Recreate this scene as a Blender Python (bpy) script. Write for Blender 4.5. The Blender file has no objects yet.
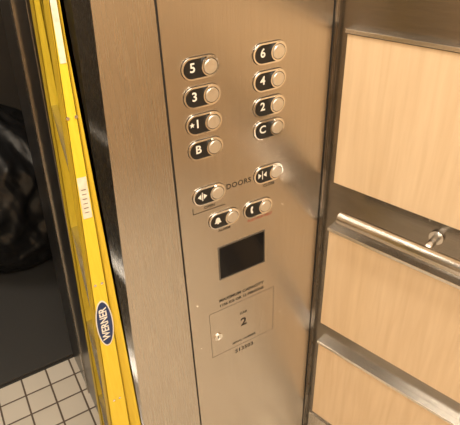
import bpy, bmesh, math, random
from mathutils import Vector, Matrix, noise
random.seed(4)
sc=bpy.context.scene
try:
    sc.view_settings.view_transform='Standard'
except Exception: pass
# ---------------------------------------------------------------- materials
def new_mat(name):
    m=bpy.data.materials.new(name); m.use_nodes=True
    return m, m.node_tree.nodes, m.node_tree.links, m.node_tree.nodes['Principled BSDF']
def simple(name,col,rough=.5,metal=0.,coat=0.,emit=None,es=0,spec=.5):
    m,N,L,b=new_mat(name)
    b.inputs['Base Color'].default_value=(*col,1);b.inputs['Roughness'].default_value=rough
    b.inputs['Metallic'].default_value=metal;b.inputs['Coat Weight'].default_value=coat
    b.inputs['Specular IOR Level'].default_value=spec
    if emit: 
        b.inputs['Emission Color'].default_value=(*emit,1);b.inputs['Emission Strength'].default_value=es
    return m
def noisecol(name,c1,c2,scale,rough=.5,metal=0.,stretch=(1,1,1),bump=0.,detail=4,coat=0.,aniso=0.,rvar=0.):
    m,N,L,b=new_mat(name)
    tc=N.new('ShaderNodeTexCoord');mp=N.new('ShaderNodeMapping');mp.inputs['Scale'].default_value=stretch
    nz=N.new('ShaderNodeTexNoise');nz.inputs['Scale'].default_value=scale;nz.inputs['Detail'].default_value=detail
    cr=N.new('ShaderNodeValToRGB');cr.color_ramp.elements[0].position=.3;cr.color_ramp.elements[1].position=.7
    cr.color_ramp.elements[0].color=(*c1,1);cr.color_ramp.elements[1].color=(*c2,1)
    L.new(tc.outputs['Object'],mp.inputs[0]);L.new(mp.outputs[0],nz.inputs[0]);L.new(nz.outputs[0],cr.inputs[0]);L.new(cr.outputs[0],b.inputs['Base Color'])
    b.inputs['Roughness'].default_value=rough;b.inputs['Metallic'].default_value=metal;b.inputs['Coat Weight'].default_value=coat
    if rvar:
        mr=N.new('ShaderNodeMapRange');mr.inputs['To Min'].default_value=rough-rvar;mr.inputs['To Max'].default_value=rough+rvar
        L.new(nz.outputs[0],mr.inputs['Value']);L.new(mr.outputs[0],b.inputs['Roughness'])
    if bump:
        bp=N.new('ShaderNodeBump');bp.inputs['Strength'].default_value=bump;bp.inputs['Distance'].default_value=.001
        L.new(nz.outputs[0],bp.inputs['Height']);L.new(bp.outputs[0],b.inputs['Normal'])
    if aniso:
        b.inputs['Anisotropic'].default_value=aniso
        tg=N.new('ShaderNodeTangent');tg.direction_type='RADIAL';tg.axis='Z';L.new(tg.outputs[0],b.inputs['Tangent'])
    return m
STEEL=noisecol('brushed_steel',(.51,.475,.43),(.57,.535,.49),140,.27,1,(6,6,.06),.008,2,aniso=.5,rvar=.02)
STEELP=noisecol('brushed_steel_plate',(.54,.50,.45),(.60,.56,.51),160,.25,1,(6,6,.05),.008,2,aniso=.5,rvar=.02)
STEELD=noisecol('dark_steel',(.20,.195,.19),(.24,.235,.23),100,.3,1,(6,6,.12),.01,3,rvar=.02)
REVEAL=noisecol('bronze_reveal',(.27,.25,.225),(.33,.305,.275),60,.27,1,(.3,.3,6),.01,3)
ALU=noisecol('aluminium_trim',(.66,.65,.63),(.76,.75,.73),80,.26,1,(.2,.2,6),.01,3)
CHROME=simple('chrome_ring',(.93,.92,.9),.10,1)
BTNF=noisecol('button_face_steel',(.84,.83,.80),(.90,.89,.87),60,.34,1,(8,8,1),.01)
BLACK=simple('black_inlay',(.010,.010,.010),.35)
DARK=simple('dark_gap',(.01,.009,.008),.7)
WHITE=simple('white_legend',(.8,.78,.72),.5)
INK=simple('engraved_ink',(.02,.015,.01),.6)
RED=simple('red_legend',(.34,.06,.035),.5)
GLASS=simple('display_glass',(.006,.006,.007),.10,0,.0,spec=.2)
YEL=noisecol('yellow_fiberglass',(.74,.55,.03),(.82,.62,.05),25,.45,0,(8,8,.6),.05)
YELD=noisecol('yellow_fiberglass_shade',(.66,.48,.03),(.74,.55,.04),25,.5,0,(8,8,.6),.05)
BLUE=simple('blue_sticker',(.01,.03,.12),.4)
RUB=simple('black_rubber',(.015,.015,.015),.7)
PAPER=noisecol('label_paper',(.62,.59,.48),(.80,.78,.66),90,.6)
BAG=noisecol('black_plastic_bag',(.010,.010,.011),(.017,.017,.018),20,.36,0,(1,1,1),.3,coat=.05)
MAT=noisecol('mat_pile',(.042,.040,.038),(.072,.068,.062),400,.95,0,(1,1,1),.6)
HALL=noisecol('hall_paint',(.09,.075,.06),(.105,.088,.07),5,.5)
CEIL=noisecol('ceiling_panel',(.6,.58,.54),(.65,.63,.59),5,.5)
def maple():
    m,N,L,b=new_mat('maple_laminate')
    tc=N.new('ShaderNodeTexCoord');mp=N.new('ShaderNodeMapping');mp.inputs['Scale'].default_value=(14,14,1.0)
    nz=N.new('ShaderNodeTexNoise');nz.inputs['Scale'].default_value=5;nz.inputs['Detail'].default_value=8;nz.inputs['Distortion'].default_value=.4
    cr=N.new('ShaderNodeValToRGB');cr.color_ramp.elements[0].position=.25;cr.color_ramp.elements[1].position=.75
    cr.color_ramp.elements[0].color=(.65,.49,.315,1);cr.color_ramp.elements[1].color=(.75,.59,.40,1)
    L.new(tc.outputs['Object'],mp.inputs[0]);L.new(mp.outputs[0],nz.inputs[0]);L.new(nz.outputs[0],cr.inputs[0])
    L.new(cr.outputs[0],b.inputs['Base Color']);b.inputs['Roughness'].default_value=.2
    return m
MAPLE=maple()
def tiles():
    m,N,L,b=new_mat('square_floor_tile')
    tc=N.new('ShaderNodeTexCoord');br=N.new('ShaderNodeTexBrick')
    br.offset=0;br.squash=1;br.inputs['Scale'].default_value=1;br.inputs['Brick Width'].default_value=.092;br.inputs['Row Height'].default_value=.092
    br.inputs['Mortar Size'].default_value=.0035;br.inputs['Mortar Smooth'].default_value=.2
    br.inputs['Color1'].default_value=(.84,.77,.66,1);br.inputs['Color2'].default_value=(.74,.67,.56,1);br.inputs['Mortar'].default_value=(.14,.10,.07,1)
    mp=N.new('ShaderNodeMapping');mp.inputs['Location'].default_value=(.02,.02,0)
    L.new(tc.outputs['Object'],mp.inputs[0]);L.new(mp.outputs[0],br.inputs[0]);L.new(br.outputs['Color'],b.inputs['Base Color'])
    bp=N.new('ShaderNodeBump');bp.inputs['Strength'].default_value=.5;bp.inputs['Distance'].default_value=.002;bp.invert=True
    L.new(br.outputs['Fac'],bp.inputs['Height']);L.new(bp.outputs[0],b.inputs['Normal']);b.inputs['Roughness'].default_value=.4
    return m
TILE=tiles()
# ---------------------------------------------------------------- helpers
def obj(name,me,mat,parent=None):
    o=bpy.data.objects.new(name,me);sc.collection.objects.link(o)
    if mat and not me.materials: me.materials.append(mat)
    if parent:o.parent=parent
    return o
def empty(name,loc=(0,0,0)):
    o=bpy.data.objects.new(name,None);sc.collection.objects.link(o);o.empty_display_size=.05;return o
def bm_obj(name,bm,mat,parent=None,bevel=0,smooth=False):
    bmesh.ops.recalc_face_normals(bm,faces=bm.faces)
    if bevel:
        bmesh.ops.bevel(bm,geom=[e for e in bm.edges],offset=bevel,segments=2,affect='EDGES',profile=.5)
    me=bpy.data.meshes.new(name);bm.to_mesh(me);bm.free()
    if smooth:
        for p in me.polygons:p.use_smooth=True
    return obj(name,me,mat,parent)
def hexa(name,c,mat,parent=None,bevel=0):
    bm=bmesh.new();v=[bm.verts.new(p) for p in c]
    for f in ((0,1,2,3),(4,5,6,7),(0,1,5,4),(1,2,6,5),(2,3,7,6),(3,0,4,7)):bm.faces.new([v[i] for i in f])
    return bm_obj(name,bm,mat,parent,bevel)
def box(name,x0,x1,y0,y1,z0,z1,mat,parent=None,bevel=0):
    return hexa(name,[(x0,y0,z0),(x1,y0,z0),(x1,y1,z0),(x0,y1,z0),(x0,y0,z1),(x1,y0,z1),(x1,y1,z1),(x0,y1,z1)],mat,parent,bevel)
def extr(name,pts,y0,y1,mat,parent,bevel=0,hole=None,smooth=False):
    bm=bmesh.new()
    a=[bm.verts.new((p[0],y0,p[1])) for p in pts];b=[bm.verts.new((p[0],y1,p[1])) for p in pts];n=len(pts)
    if hole:
        c=[bm.verts.new((p[0],y0,p[1])) for p in hole];d=[bm.verts.new((p[0],y1,p[1])) for p in hole]
        for i in range(n):
            j=(i+1)%n
            bm.faces.new((a[i],a[j],b[j],b[i]));bm.faces.new((c[i],d[i],d[j],c[j]))
            bm.faces.new((b[i],b[j],d[j],d[i]));bm.faces.new((a[i],c[i],c[j],a[j]))
    else:
        bm.faces.new(a);bm.faces.new(b)
        for i in range(n):
            j=(i+1)%n;bm.faces.new((a[i],a[j],b[j],b[i]))
    bmesh.ops.recalc_face_normals(bm,faces=bm.faces)
    if bevel:
        es=[e for e in bm.edges if abs(e.verts[0].co.y-y1)<1e-6 and abs(e.verts[1].co.y-y1)<1e-6]
        bmesh.ops.bevel(bm,geom=es,offset=bevel,segments=3,affect='EDGES')
    me=bpy.data.meshes.new(name);bm.to_mesh(me);bm.free()
    return obj(name,me,mat,parent)
def circ(cx,cz,r,n=40):return [(cx+r*math.cos(2*math.pi*i/n),cz+r*math.sin(2*math.pi*i/n)) for i in range(n)]
def pill(cx,cz,w,h,n=16):
    r=h/2;o=[]
    for i in range(n+1):
        t=-math.pi/2+math.pi*i/n;o.append((cx+w/2-r+r*math.cos(t),cz+r*math.sin(t)))
    for i in range(n+1):
        t=math.pi/2+math.pi*i/n;o.append((cx-w/2+r+r*math.cos(t),cz+r*math.sin(t)))
    return o
def textmesh(s,size,bold=.0,sp=1.0):
    cu=bpy.data.curves.new('t','FONT');cu.body=s;cu.size=size;cu.align_x='CENTER';cu.align_y='CENTER';cu.extrude=.0001;cu.offset=bold;cu.space_character=sp
    cu.resolution_u=3
    o=bpy.data.objects.new('t',cu);sc.collection.objects.link(o)
    bpy.context.view_layer.update()
    me=bpy.data.meshes.new_from_object(o.evaluated_get(bpy.context.evaluated_depsgraph_get()))
    bpy.data.objects.remove(o)
    return me
def text(s,x,z,size,y,mat,parent,name,bold=.0,sp=1.0,rot=0):
    me=textmesh(s,size,bold,sp)
    me.transform(Matrix.Translation((x,y,z))@Matrix.Rotation(rot,4,'Y')@Matrix.Rotation(math.pi/2,4,'X'))
    me.materials.clear()
    return obj(name,me,mat,parent)
def lathe(name,p0,p1,prof,mat,parent,n=32):
    """surface of revolution along p0->p1, prof = [(t along in m, radius)]"""
    p0=Vector(p0);d=(Vector(p1)-p0).normalized();q=d.to_track_quat('Z','Y').to_matrix()
    bm=bmesh.new();rings=[]
    for t,r in prof:
        rings.append([bm.verts.new(p0+d*t+q@Vector((r*math.cos(2*math.pi*i/n),r*math.sin(2*math.pi*i/n),0))) for i in range(n)])
    for a,b in zip(rings,rings[1:]):
        for i in range(n):bm.faces.new((a[i],a[(i+1)%n],b[(i+1)%n],b[i]))
    bm.faces.new(rings[0]);bm.faces.new(rings[-1])
    bmesh.ops.recalc_face_normals(bm,faces=bm.faces)
    me=bpy.data.meshes.new(name);bm.to_mesh(me);bm.free()
    for p in me.polygons:p.use_smooth=len(p.vertices)==4
    return obj(name,me,mat,parent)
def cyl(name,p0,p1,r,mat,parent,n=24,bev=0):
    Ln=(Vector(p1)-Vector(p0)).length
    if bev: prof=[(0,r-bev),(bev*.3,r-bev*.3),(bev,r),(Ln-bev,r),(Ln-bev*.3,r-bev*.3),(Ln,r-bev)]
    else: prof=[(0,r),(Ln,r)]
    return lathe(name,p0,p1,prof,mat,parent,n)
# ---------------------------------------------------------------- room shell
LX=lambda z:-.170+.053*z
hexa('wall_front',[(LX(0),0,0),(.352,0,0),(.352,.10,0),(LX(0),.10,0),(LX(2.3),0,2.3),(.352,0,2.3),(.352,.10,2.3),(LX(2.3),.10,2.3)],STEEL)
box('floor',-1.7,1.4,-2.0,.80,-.05,0,TILE)
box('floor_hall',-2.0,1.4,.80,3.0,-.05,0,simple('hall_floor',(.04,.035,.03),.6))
box('floor_mat',-1.6,-.02,.812,1.95,0,.010,MAT,None,.003)
box('ceiling',-1.7,1.4,-2.0,.102,2.3,2.35,CEIL)
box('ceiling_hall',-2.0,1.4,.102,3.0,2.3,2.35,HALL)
box('wall_left',-1.65,-1.60,-1.95,.0,0,2.3,MAPLE)
box('wall_back',-1.60,1.0,-2.0,-1.95,0,2.3,MAPLE)
box('wall_front_left',-1.65,-1.22,0,.10,0,2.3,STEEL)
box('wall_header',-1.22,LX(2.12),0,.10,2.12,2.3,STEEL)
dj=empty('door_frame')
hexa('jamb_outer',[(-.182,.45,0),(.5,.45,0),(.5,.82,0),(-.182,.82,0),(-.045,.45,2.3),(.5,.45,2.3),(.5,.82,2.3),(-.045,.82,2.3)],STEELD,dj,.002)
box('hoistway_side',.0,.03,.10,.45,0,2.3,DARK,dj)
hexa('jamb_stop',[(-.186,.60,0),(-.17,.60,0),(-.17,.625,0),(-.186,.625,0),(-.050,.60,2.3),(-.03,.60,2.3),(-.03,.625,2.3),(-.050,.625,2.3)],STEEL,dj)
dd=empty('door_1')
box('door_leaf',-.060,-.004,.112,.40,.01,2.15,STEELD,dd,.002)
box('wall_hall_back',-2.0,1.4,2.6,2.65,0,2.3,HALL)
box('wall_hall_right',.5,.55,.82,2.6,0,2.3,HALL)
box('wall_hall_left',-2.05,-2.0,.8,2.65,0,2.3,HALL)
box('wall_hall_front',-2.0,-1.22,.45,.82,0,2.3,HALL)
# ---------------------------------------------------------------- right wall with maple panels
dW=Vector((.276,-.961,0));nW=Vector((-.961,-.276,0));C0=Vector((.353,0,0))
def wp(s,n,z):return tuple(C0+dW*s+nW*n+Vector((0,0,z)))
def wbox(name,s0,s1,n0,n1,z0,z1,mat,parent,bevel=0):
    return hexa(name,[wp(s0,n0,z0),wp(s1,n0,z0),wp(s1,n1,z0),wp(s0,n1,z0),wp(s0,n0,z1),wp(s1,n0,z1),wp(s1,n1,z1),wp(s0,n1,z1)],mat,parent,bevel)
wr=empty('wall_right')
wbox('backing',0,2.02,-.05,0,0,2.3,REVEAL,wr)
for i,(z0,z1) in enumerate([(.25,.545),(.62,.912),(1.037,1.343),(1.43,2.25)]):
    wbox(f'maple_panel_{i+1}',.026,2.0,.0,.012,z0,z1,MAPLE,wr,.0008)
    wbox(f'trim_line_{i+1}',.025,2.0,.0,.0125,z1+.0002,z1+.0022,DARK,wr)  # black line of the trim, between maple panel and aluminium cap
    wbox(f'trim_cap_{i+1}',.024,2.0,.0,.017,z1+.0022,z1+.010,ALU,wr,.0008)
wbox('kick_plate',.01,2.0,0,.004,0,.22,STEEL,wr)
hr=empty('handrail')
zc=.993
cyl('rail_bar',wp(.074,.058,zc),wp(1.8,.058,zc),.0132,ALU,hr,32,bev=.003)
for s in (.255,1.0,1.7):
    cyl('bracket_arm',wp(s,.0,zc+.004),wp(s,.052,zc),.0075,ALU,hr,20)
    cyl('bracket_rosette',wp(s,.0005,zc+.004),wp(s,.006,zc+.004),.014,ALU,hr,24)
# ---------------------------------------------------------------- control panel
cp=empty('elevator_control_panel')
def rect(x0,x1,z0,z1):return [(x0,z0),(x1,z0),(x1,z1),(x0,z1)]
Y0=-.0005;YF=-.0035
box('seam_line',-.0012,.0012,-.0008,.0,0.1,2.2,DARK,cp)  # dark hairline joint along the left seam of the faceplate
extr('faceplate',rect(.0012,.334,.12,2.18),Y0,YF,STEELP,cp,.0006)
box('edge_gap',.334,.3405,-.0012,-.0002,.12,2.18,DARK,cp)
YB=YF-.0001
def button(name,cx,cz,label,w=.068,h=.036,star=False,sym=None):
    g=empty('button_'+name);g.parent=cp
    extr('bezel_outline',pill(cx,cz,w+.0016,h+.0016),YF+.0001,YF-.0003,INK,g)  # thin dark outline that sets the chrome bezel off from the plate
    extr('bezel',pill(cx,cz,w,h),YF,YF-.004,CHROME,g,0,hole=pill(cx,cz,w-.005,h-.005))
    extr('inlay',pill(cx,cz,w-.0048,h-.0048),YF,YF-.0022,BLACK,g)
    bx=cx+.0165
    extr('button_ring',circ(bx,cz,.0160),YF-.002,YF-.0058,CHROME,g,0,hole=circ(bx,cz,.0134))
    extr('button_gap',circ(bx,cz,.0134),YF-.002,YF-.0030,BLACK,g)
    extr('button_cap',circ(bx,cz,.0122),YF-.002,YF-.0072,BTNF,g,.0012)
    lx=cx-.0145;yt=YF-.0025
    if label: text(label,lx+(.002 if star else 0),cz+.001,.021,yt,WHITE,g,'legend',.0004)
    if star:
        pts=[]
        for i in range(10):
            r=.0052 if i%2==0 else .0021;t=math.pi/2+i*math.pi/5;pts.append((lx-.0085+r*math.cos(t),cz+.001+r*math.sin(t)))
        extr('star',pts,YF-.0022,yt,WHITE,g)
    def tri(x,d,s=.0058):return [(x,cz-s),(x,cz+s),(x+d,cz)]
    if sym=='open':
        extr('arrow_l',tri(lx-.0025,-.0072),YF-.0022,yt,WHITE,g);extr('arrow_r',tri(lx+.0025,.0072),YF-.0022,yt,WHITE,g);extr('bar',rect(lx-.0008,lx+.0008,cz-.009,cz+.009),YF-.0022,yt,WHITE,g)
    if sym=='close':
        extr('arrow_l',tri(lx-.0095,.0072),YF-.0022,yt,WHITE,g);extr('arrow_r',tri(lx+.0095,-.0072),YF-.0022,yt,WHITE,g);extr('bar',rect(lx-.0008,lx+.0008,cz-.009,cz+.009),YF-.0022,yt,WHITE,g)
    if sym=='bell':
        pts=[(lx-.008,cz-.005),(lx+.008,cz-.005),(lx+.0055,cz-.002),(lx+.0045,cz+.004),(lx+.002,cz+.007),(lx-.002,cz+.007),(lx-.0045,cz+.004),(lx-.0055,cz-.002)]
        extr('bell',pts,YF-.0022,yt,WHITE,g);extr('clapper',circ(lx,cz-.0065,.0016,12),YF-.0022,yt,WHITE,g)
    if sym=='phone':
        pts=[(lx-.004,cz+.008),(lx-.0005,cz+.008),(lx-.0005,cz+.004),(lx-.002,cz+.003),(lx-.002,cz-.003),(lx-.0005,cz-.004),(lx-.0005,cz-.008),(lx-.004,cz-.008),(lx-.006,cz-.004),(lx-.006,cz+.004)]
        pts=[(x+.003,z) for x,z in pts]
        extr('handset',pts,YF-.0022,yt,WHITE,g)
XL,XR=.0630,.1970
for n,x,z in [('5',XL,1.331),('3',XL,1.2833),('1',XL,1.2356),('B',XL,1.188),('6',XR,1.331),('4',XR,1.2833),('2',XR,1.2356),('C',XR,1.191)]:
    button(n,x,z,n,star=(n=='1'))
button('door_open',.0640,1.093,'',sym='open');button('door_close',.1970,1.0965,'',sym='close')
button('alarm',.0935,1.028,'',sym='bell');button('phone',.1720,1.0245,'',sym='phone')
text('DOORS',.1295,1.0945,.0155,YB,INK,cp,'text_doors',.0002,1.08)
text('OPEN',.064,1.066,.009,YB,INK,cp,'text_open',.0002);text('CLOSE',.199,1.070,.009,YB,INK,cp,'text_close',.0002)
box('line_left',.028,.0295,YB-.0001,YB,1.0585,1.072,INK,cp)
box('line_open',.028,.098,YB-.0001,YB,1.0585,1.0598,INK,cp)
text('ALARM',.0935,1.002,.0085,YB,INK,cp,'text_alarm',.0002)
text('PUSH FOR HELP',.178,.9985,.0085,YB,RED,cp,'text_help',.0001)
extr('display_bezel',rect(.076,.190,.876,.962),YF,YF-.0012,STEELD,cp,0,hole=rect(.0785,.1875,.8785,.9595))
extr('display_window',rect(.0785,.1875,.8785,.9595),YF+.0005,YF-.0006,GLASS,cp)
text('MAXIMUM CAPACITY',.130,.817,.0115,YB,INK,cp,'text_capacity',.0004,1.05)
text('1136 KG OR 15 PERSONS',.130,.802,.010,YB,INK,cp,'text_load',.0004,1.05)
dx0,dx1,dz0,dz1=.046,.216,.652,.790
GR=simple('engraved_line',(.16,.13,.10),.6)
for nm,a in {'cabinet_top':(dx0,dx1,dz1-.0006,dz1+.0006),'cabinet_bottom':(dx0,dx1,dz0-.0006,dz0+.0006),'cabinet_left':(dx0-.0006,dx0+.0006,dz0,dz1),'cabinet_right':(dx1-.0006,dx1+.0006,dz0,dz1)}.items():
    box(nm,a[0],a[1],YB-.0001,YB,a[2],a[3],GR,cp)
text('CAR',.133,.752,.010,YB,INK,cp,'text_car',.0003);text('2',.133,.722,.033,YB,INK,cp,'text_car_number',.0008)
extr('keyhole_ring',circ(.064,.712,.010),YF,YF-.003,CHROME,cp,0,hole=circ(.064,.712,.0065))
extr('keyhole_core',circ(.064,.712,.0065),YF,YF-.002,BTNF,cp)
box('key_slot',.0632,.0648,YF-.0022,YF-.002,.708,.716,DARK,cp)
text('SERIAL NUMBER',.133,.666,.009,YB,INK,cp,'text_serial',.0002)
text('S13503',.133,.635,.016,YB,INK,cp,'text_serial_number',.0005,1.1)
for i,(x,z) in enumerate([(.02,1.46),(.31,1.46),(.02,.83),(.235,1.01),(.235,.70),(.02,.70)]):
    extr('screw_%d'%(i+1),circ(x,z,.0022,16),YF,YF-.0008,CHROME,cp)
# ---------------------------------------------------------------- stepladder (folded, leaning in the doorway)
ld=empty('stepladder')
yl=-.035
def rail(name,y0,y1,off,w0a,w0b,mat,z0=.02,z1=1.70,fl=.004):
    return hexa(name,[(w0a(z0)+off,y0,z0),(w0b(z0)+off,y0,z0),(w0b(z0)+off,y1,z0),(w0a(z0)+off,y1,z0),(w0a(z1)+off,y0,z1),(w0b(z1)+off,y0,z1),(w0b(z1)+off,y1,z1),(w0a(z1)+off,y1,z1)],mat,ld,.0015)
EL=lambda z:-.2605+.0715*z
ER=lambda z:-.1600+.0142*z
MIDL=lambda z:EL(z)+ (ER(z)-EL(z))*.56+.004
for side,(ys,off) in enumerate([(yl,0),(yl+.36,.052)]):
    sfx='near' if side==0 else 'far'
    rail('front_rail_'+sfx,ys,ys+.004,off,EL,MIDL,YEL)
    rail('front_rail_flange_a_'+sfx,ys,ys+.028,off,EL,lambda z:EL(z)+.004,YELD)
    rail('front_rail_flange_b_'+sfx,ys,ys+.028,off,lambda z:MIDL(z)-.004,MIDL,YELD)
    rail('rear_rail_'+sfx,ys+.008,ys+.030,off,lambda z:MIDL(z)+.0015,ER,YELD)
    box('foot_'+sfx,EL(0)+off-.004,MIDL(0)+off+.003,ys-.004,ys+.032,0,.05,RUB,ld,.003)
    box('rear_foot_'+sfx,MIDL(0)+off+.004,ER(0)+off+.003,ys+.004,ys+.034,0,.05,RUB,ld,.003)
for i in range(5):
    z=.28+.3*i
    hexa(f'step_{i+1}',[(EL(z)+.004,yl+.028,z),(MIDL(z)-.004,yl+.028,z),(MIDL(z)+.046,yl+.36,z),(EL(z)+.056,yl+.36,z),(EL(z)+.004,yl+.028,z+.022),(MIDL(z)-.004,yl+.028,z+.022),(MIDL(z)+.046,yl+.36,z+.022),(EL(z)+.056,yl+.36,z+.022)],ALU,ld)
hexa('top_cap',[(EL(1.7)-.01,yl-.006,1.70),(ER(1.7)+.006,yl-.006,1.70),(ER(1.7)+.056,yl+.40,1.70),(EL(1.7)+.045,yl+.40,1.70),(EL(1.7)-.01,yl-.006,1.75),(ER(1.7)+.006,yl-.006,1.75),(ER(1.7)+.056,yl+.40,1.75),(EL(1.7)+.045,yl+.40,1.75)],YEL,ld,.004)
tl=math.atan(.0715*.7)
def sticker(name,z,w,h,mat,oval=False,off=.0,yo=0):
    cx=(EL(z)+MIDL(z))/2+off
    if oval: p=[(w/2*math.cos(a*math.pi/16),h/2*math.sin(a*math.pi/16)) for a in range(32)]
    else: p=[(-w/2,-h/2),(w/2,-h/2),(w/2,h/2),(-w/2,h/2)]
    pts=[(cx+a*math.cos(tl)+b*math.sin(tl),z-a*math.sin(tl)+b*math.cos(tl)) for a,b in p]
    return extr(name,pts,yl-.0003-yo,yl-.0008-yo,mat,ld)
sticker('warning_label',1.18,.014,.072,PAPER)
sticker('instruction_label',1.43,.008,.09,PAPER)
for k in range(6): sticker('warning_print_%d'%k,1.155+.008*k,.007,.0010,GR,False,0,.0006)
sticker('brand_oval_rim',.918,.031,.110,WHITE,True)
sticker('brand_oval',.918,.027,.103,BLUE,True,0,.0006)
text('WERNER',(EL(.918)+MIDL(.918))/2,.918,.019,yl-.0016,WHITE,ld,'brand_text',.0004,1,-math.pi/2+tl)
for k,z in enumerate((1.31,1.01,.71)):
    for dx in (-.006,.006):
        extr('rivet_%d'%k,circ((EL(z)+MIDL(z))/2+dx,z,.0025,12),yl,yl-.0015,ALU,ld)
# ---------------------------------------------------------------- garbage bag
def bag():
    bm=bmesh.new();bmesh.ops.create_icosphere(bm,subdivisions=6,radius=1)
    for v in bm.verts:
        p=v.co.copy();n=p.normalized()
        a=math.atan2(n.y,n.x);h=n.z
        f=noise.noise(n*2.2)*.16+noise.noise(n*5+Vector((3,1,2)))*.07
        ridg=(1-abs(noise.noise(Vector((n.x*4,n.y*4,n.z*2.5+7)))*2))*.06+(1-abs(noise.noise(Vector((n.x*10,n.y*10,n.z*5)))*2))*.025
        neck=max(0,(h-.55)/.45)
        rad=math.sqrt(max(0,1-h*h))
        rad=rad**.65
        rad*=1-.55*neck
        rad*=1+f+ridg+neck*.12*math.sin(a*11)
        zz=.5+.5*h+ (.1*neck) + f*.12
        v.co=Vector((math.cos(a)*rad*.31,math.sin(a)*rad*.26,max(0.0,zz*.76-.02)))
    bmesh.ops.translate(bm,verts=bm.verts,vec=(-.20,1.60,.0105))
    return bm_obj('garbage_bag',bm,BAG,None,0,True)
bag()
# ---------------------------------------------------------------- lights
LC=(1,.88,.715)
LENS=simple('lamp_lens',(1,.95,.85),.4,0,0,LC,6)
def downlight(name,x,y,e,r=.09,col=LC):
    g=empty(name)
    cyl('trim_ring',(x,y,2.285),(x,y,2.2995),r+.02,ALU,g,40)
    cyl('lens',(x,y,2.283),(x,y,2.2849),r,LENS,g,40)
    l=bpy.data.lights.new('lamp','AREA');l.shape='DISK';l.size=r*2;l.energy=e;l.color=col
    o=bpy.data.objects.new('lamp',l);sc.collection.objects.link(o);o.location=(x,y,2.275);o.parent=g
for x,y in [(-.95,-.55),(-.1,-.55),(.35,-1.35),(-.95,-1.35),(-.3,-1.35)]:
    downlight('ceiling_downlight',x,y,9.4)
g=empty('hall_ceiling_lamp')
box('housing',-1.3,-.7,1.2,1.8,2.285,2.2995,ALU,g)
l=bpy.data.lights.new('hall_lamp','AREA');l.shape='RECTANGLE';l.size=.6;l.size_y=.6;l.energy=14;l.color=(1,.88,.74)
o=bpy.data.objects.new('hall_lamp',l);sc.collection.objects.link(o);o.location=(-1.0,1.5,2.28);o.parent=g
w=bpy.data.worlds.new('World');sc.world=w;w.use_nodes=True
w.node_tree.nodes['Background'].inputs[0].default_value=(1,.86,.7,1);w.node_tree.nodes['Background'].inputs[1].default_value=.03
# ---------------------------------------------------------------- camera
F=Vector((.41175,.7245,-.55278));R=Vector((.85803,-.51256,-.03266));U=Vector((.30699,.46086,.83269))
cam=bpy.data.cameras.new('camera');co=bpy.data.objects.new('camera',cam);sc.collection.objects.link(co)
M=Matrix((( R.x,U.x,-F.x,-.2977),(R.y,U.y,-F.y,-.7169),(R.z,U.z,-F.z,1.58),(0,0,0,1)))
co.matrix_world=M
cam.sensor_width=36;cam.lens=502.8/460*36;cam.clip_start=.02
sc.camera=co
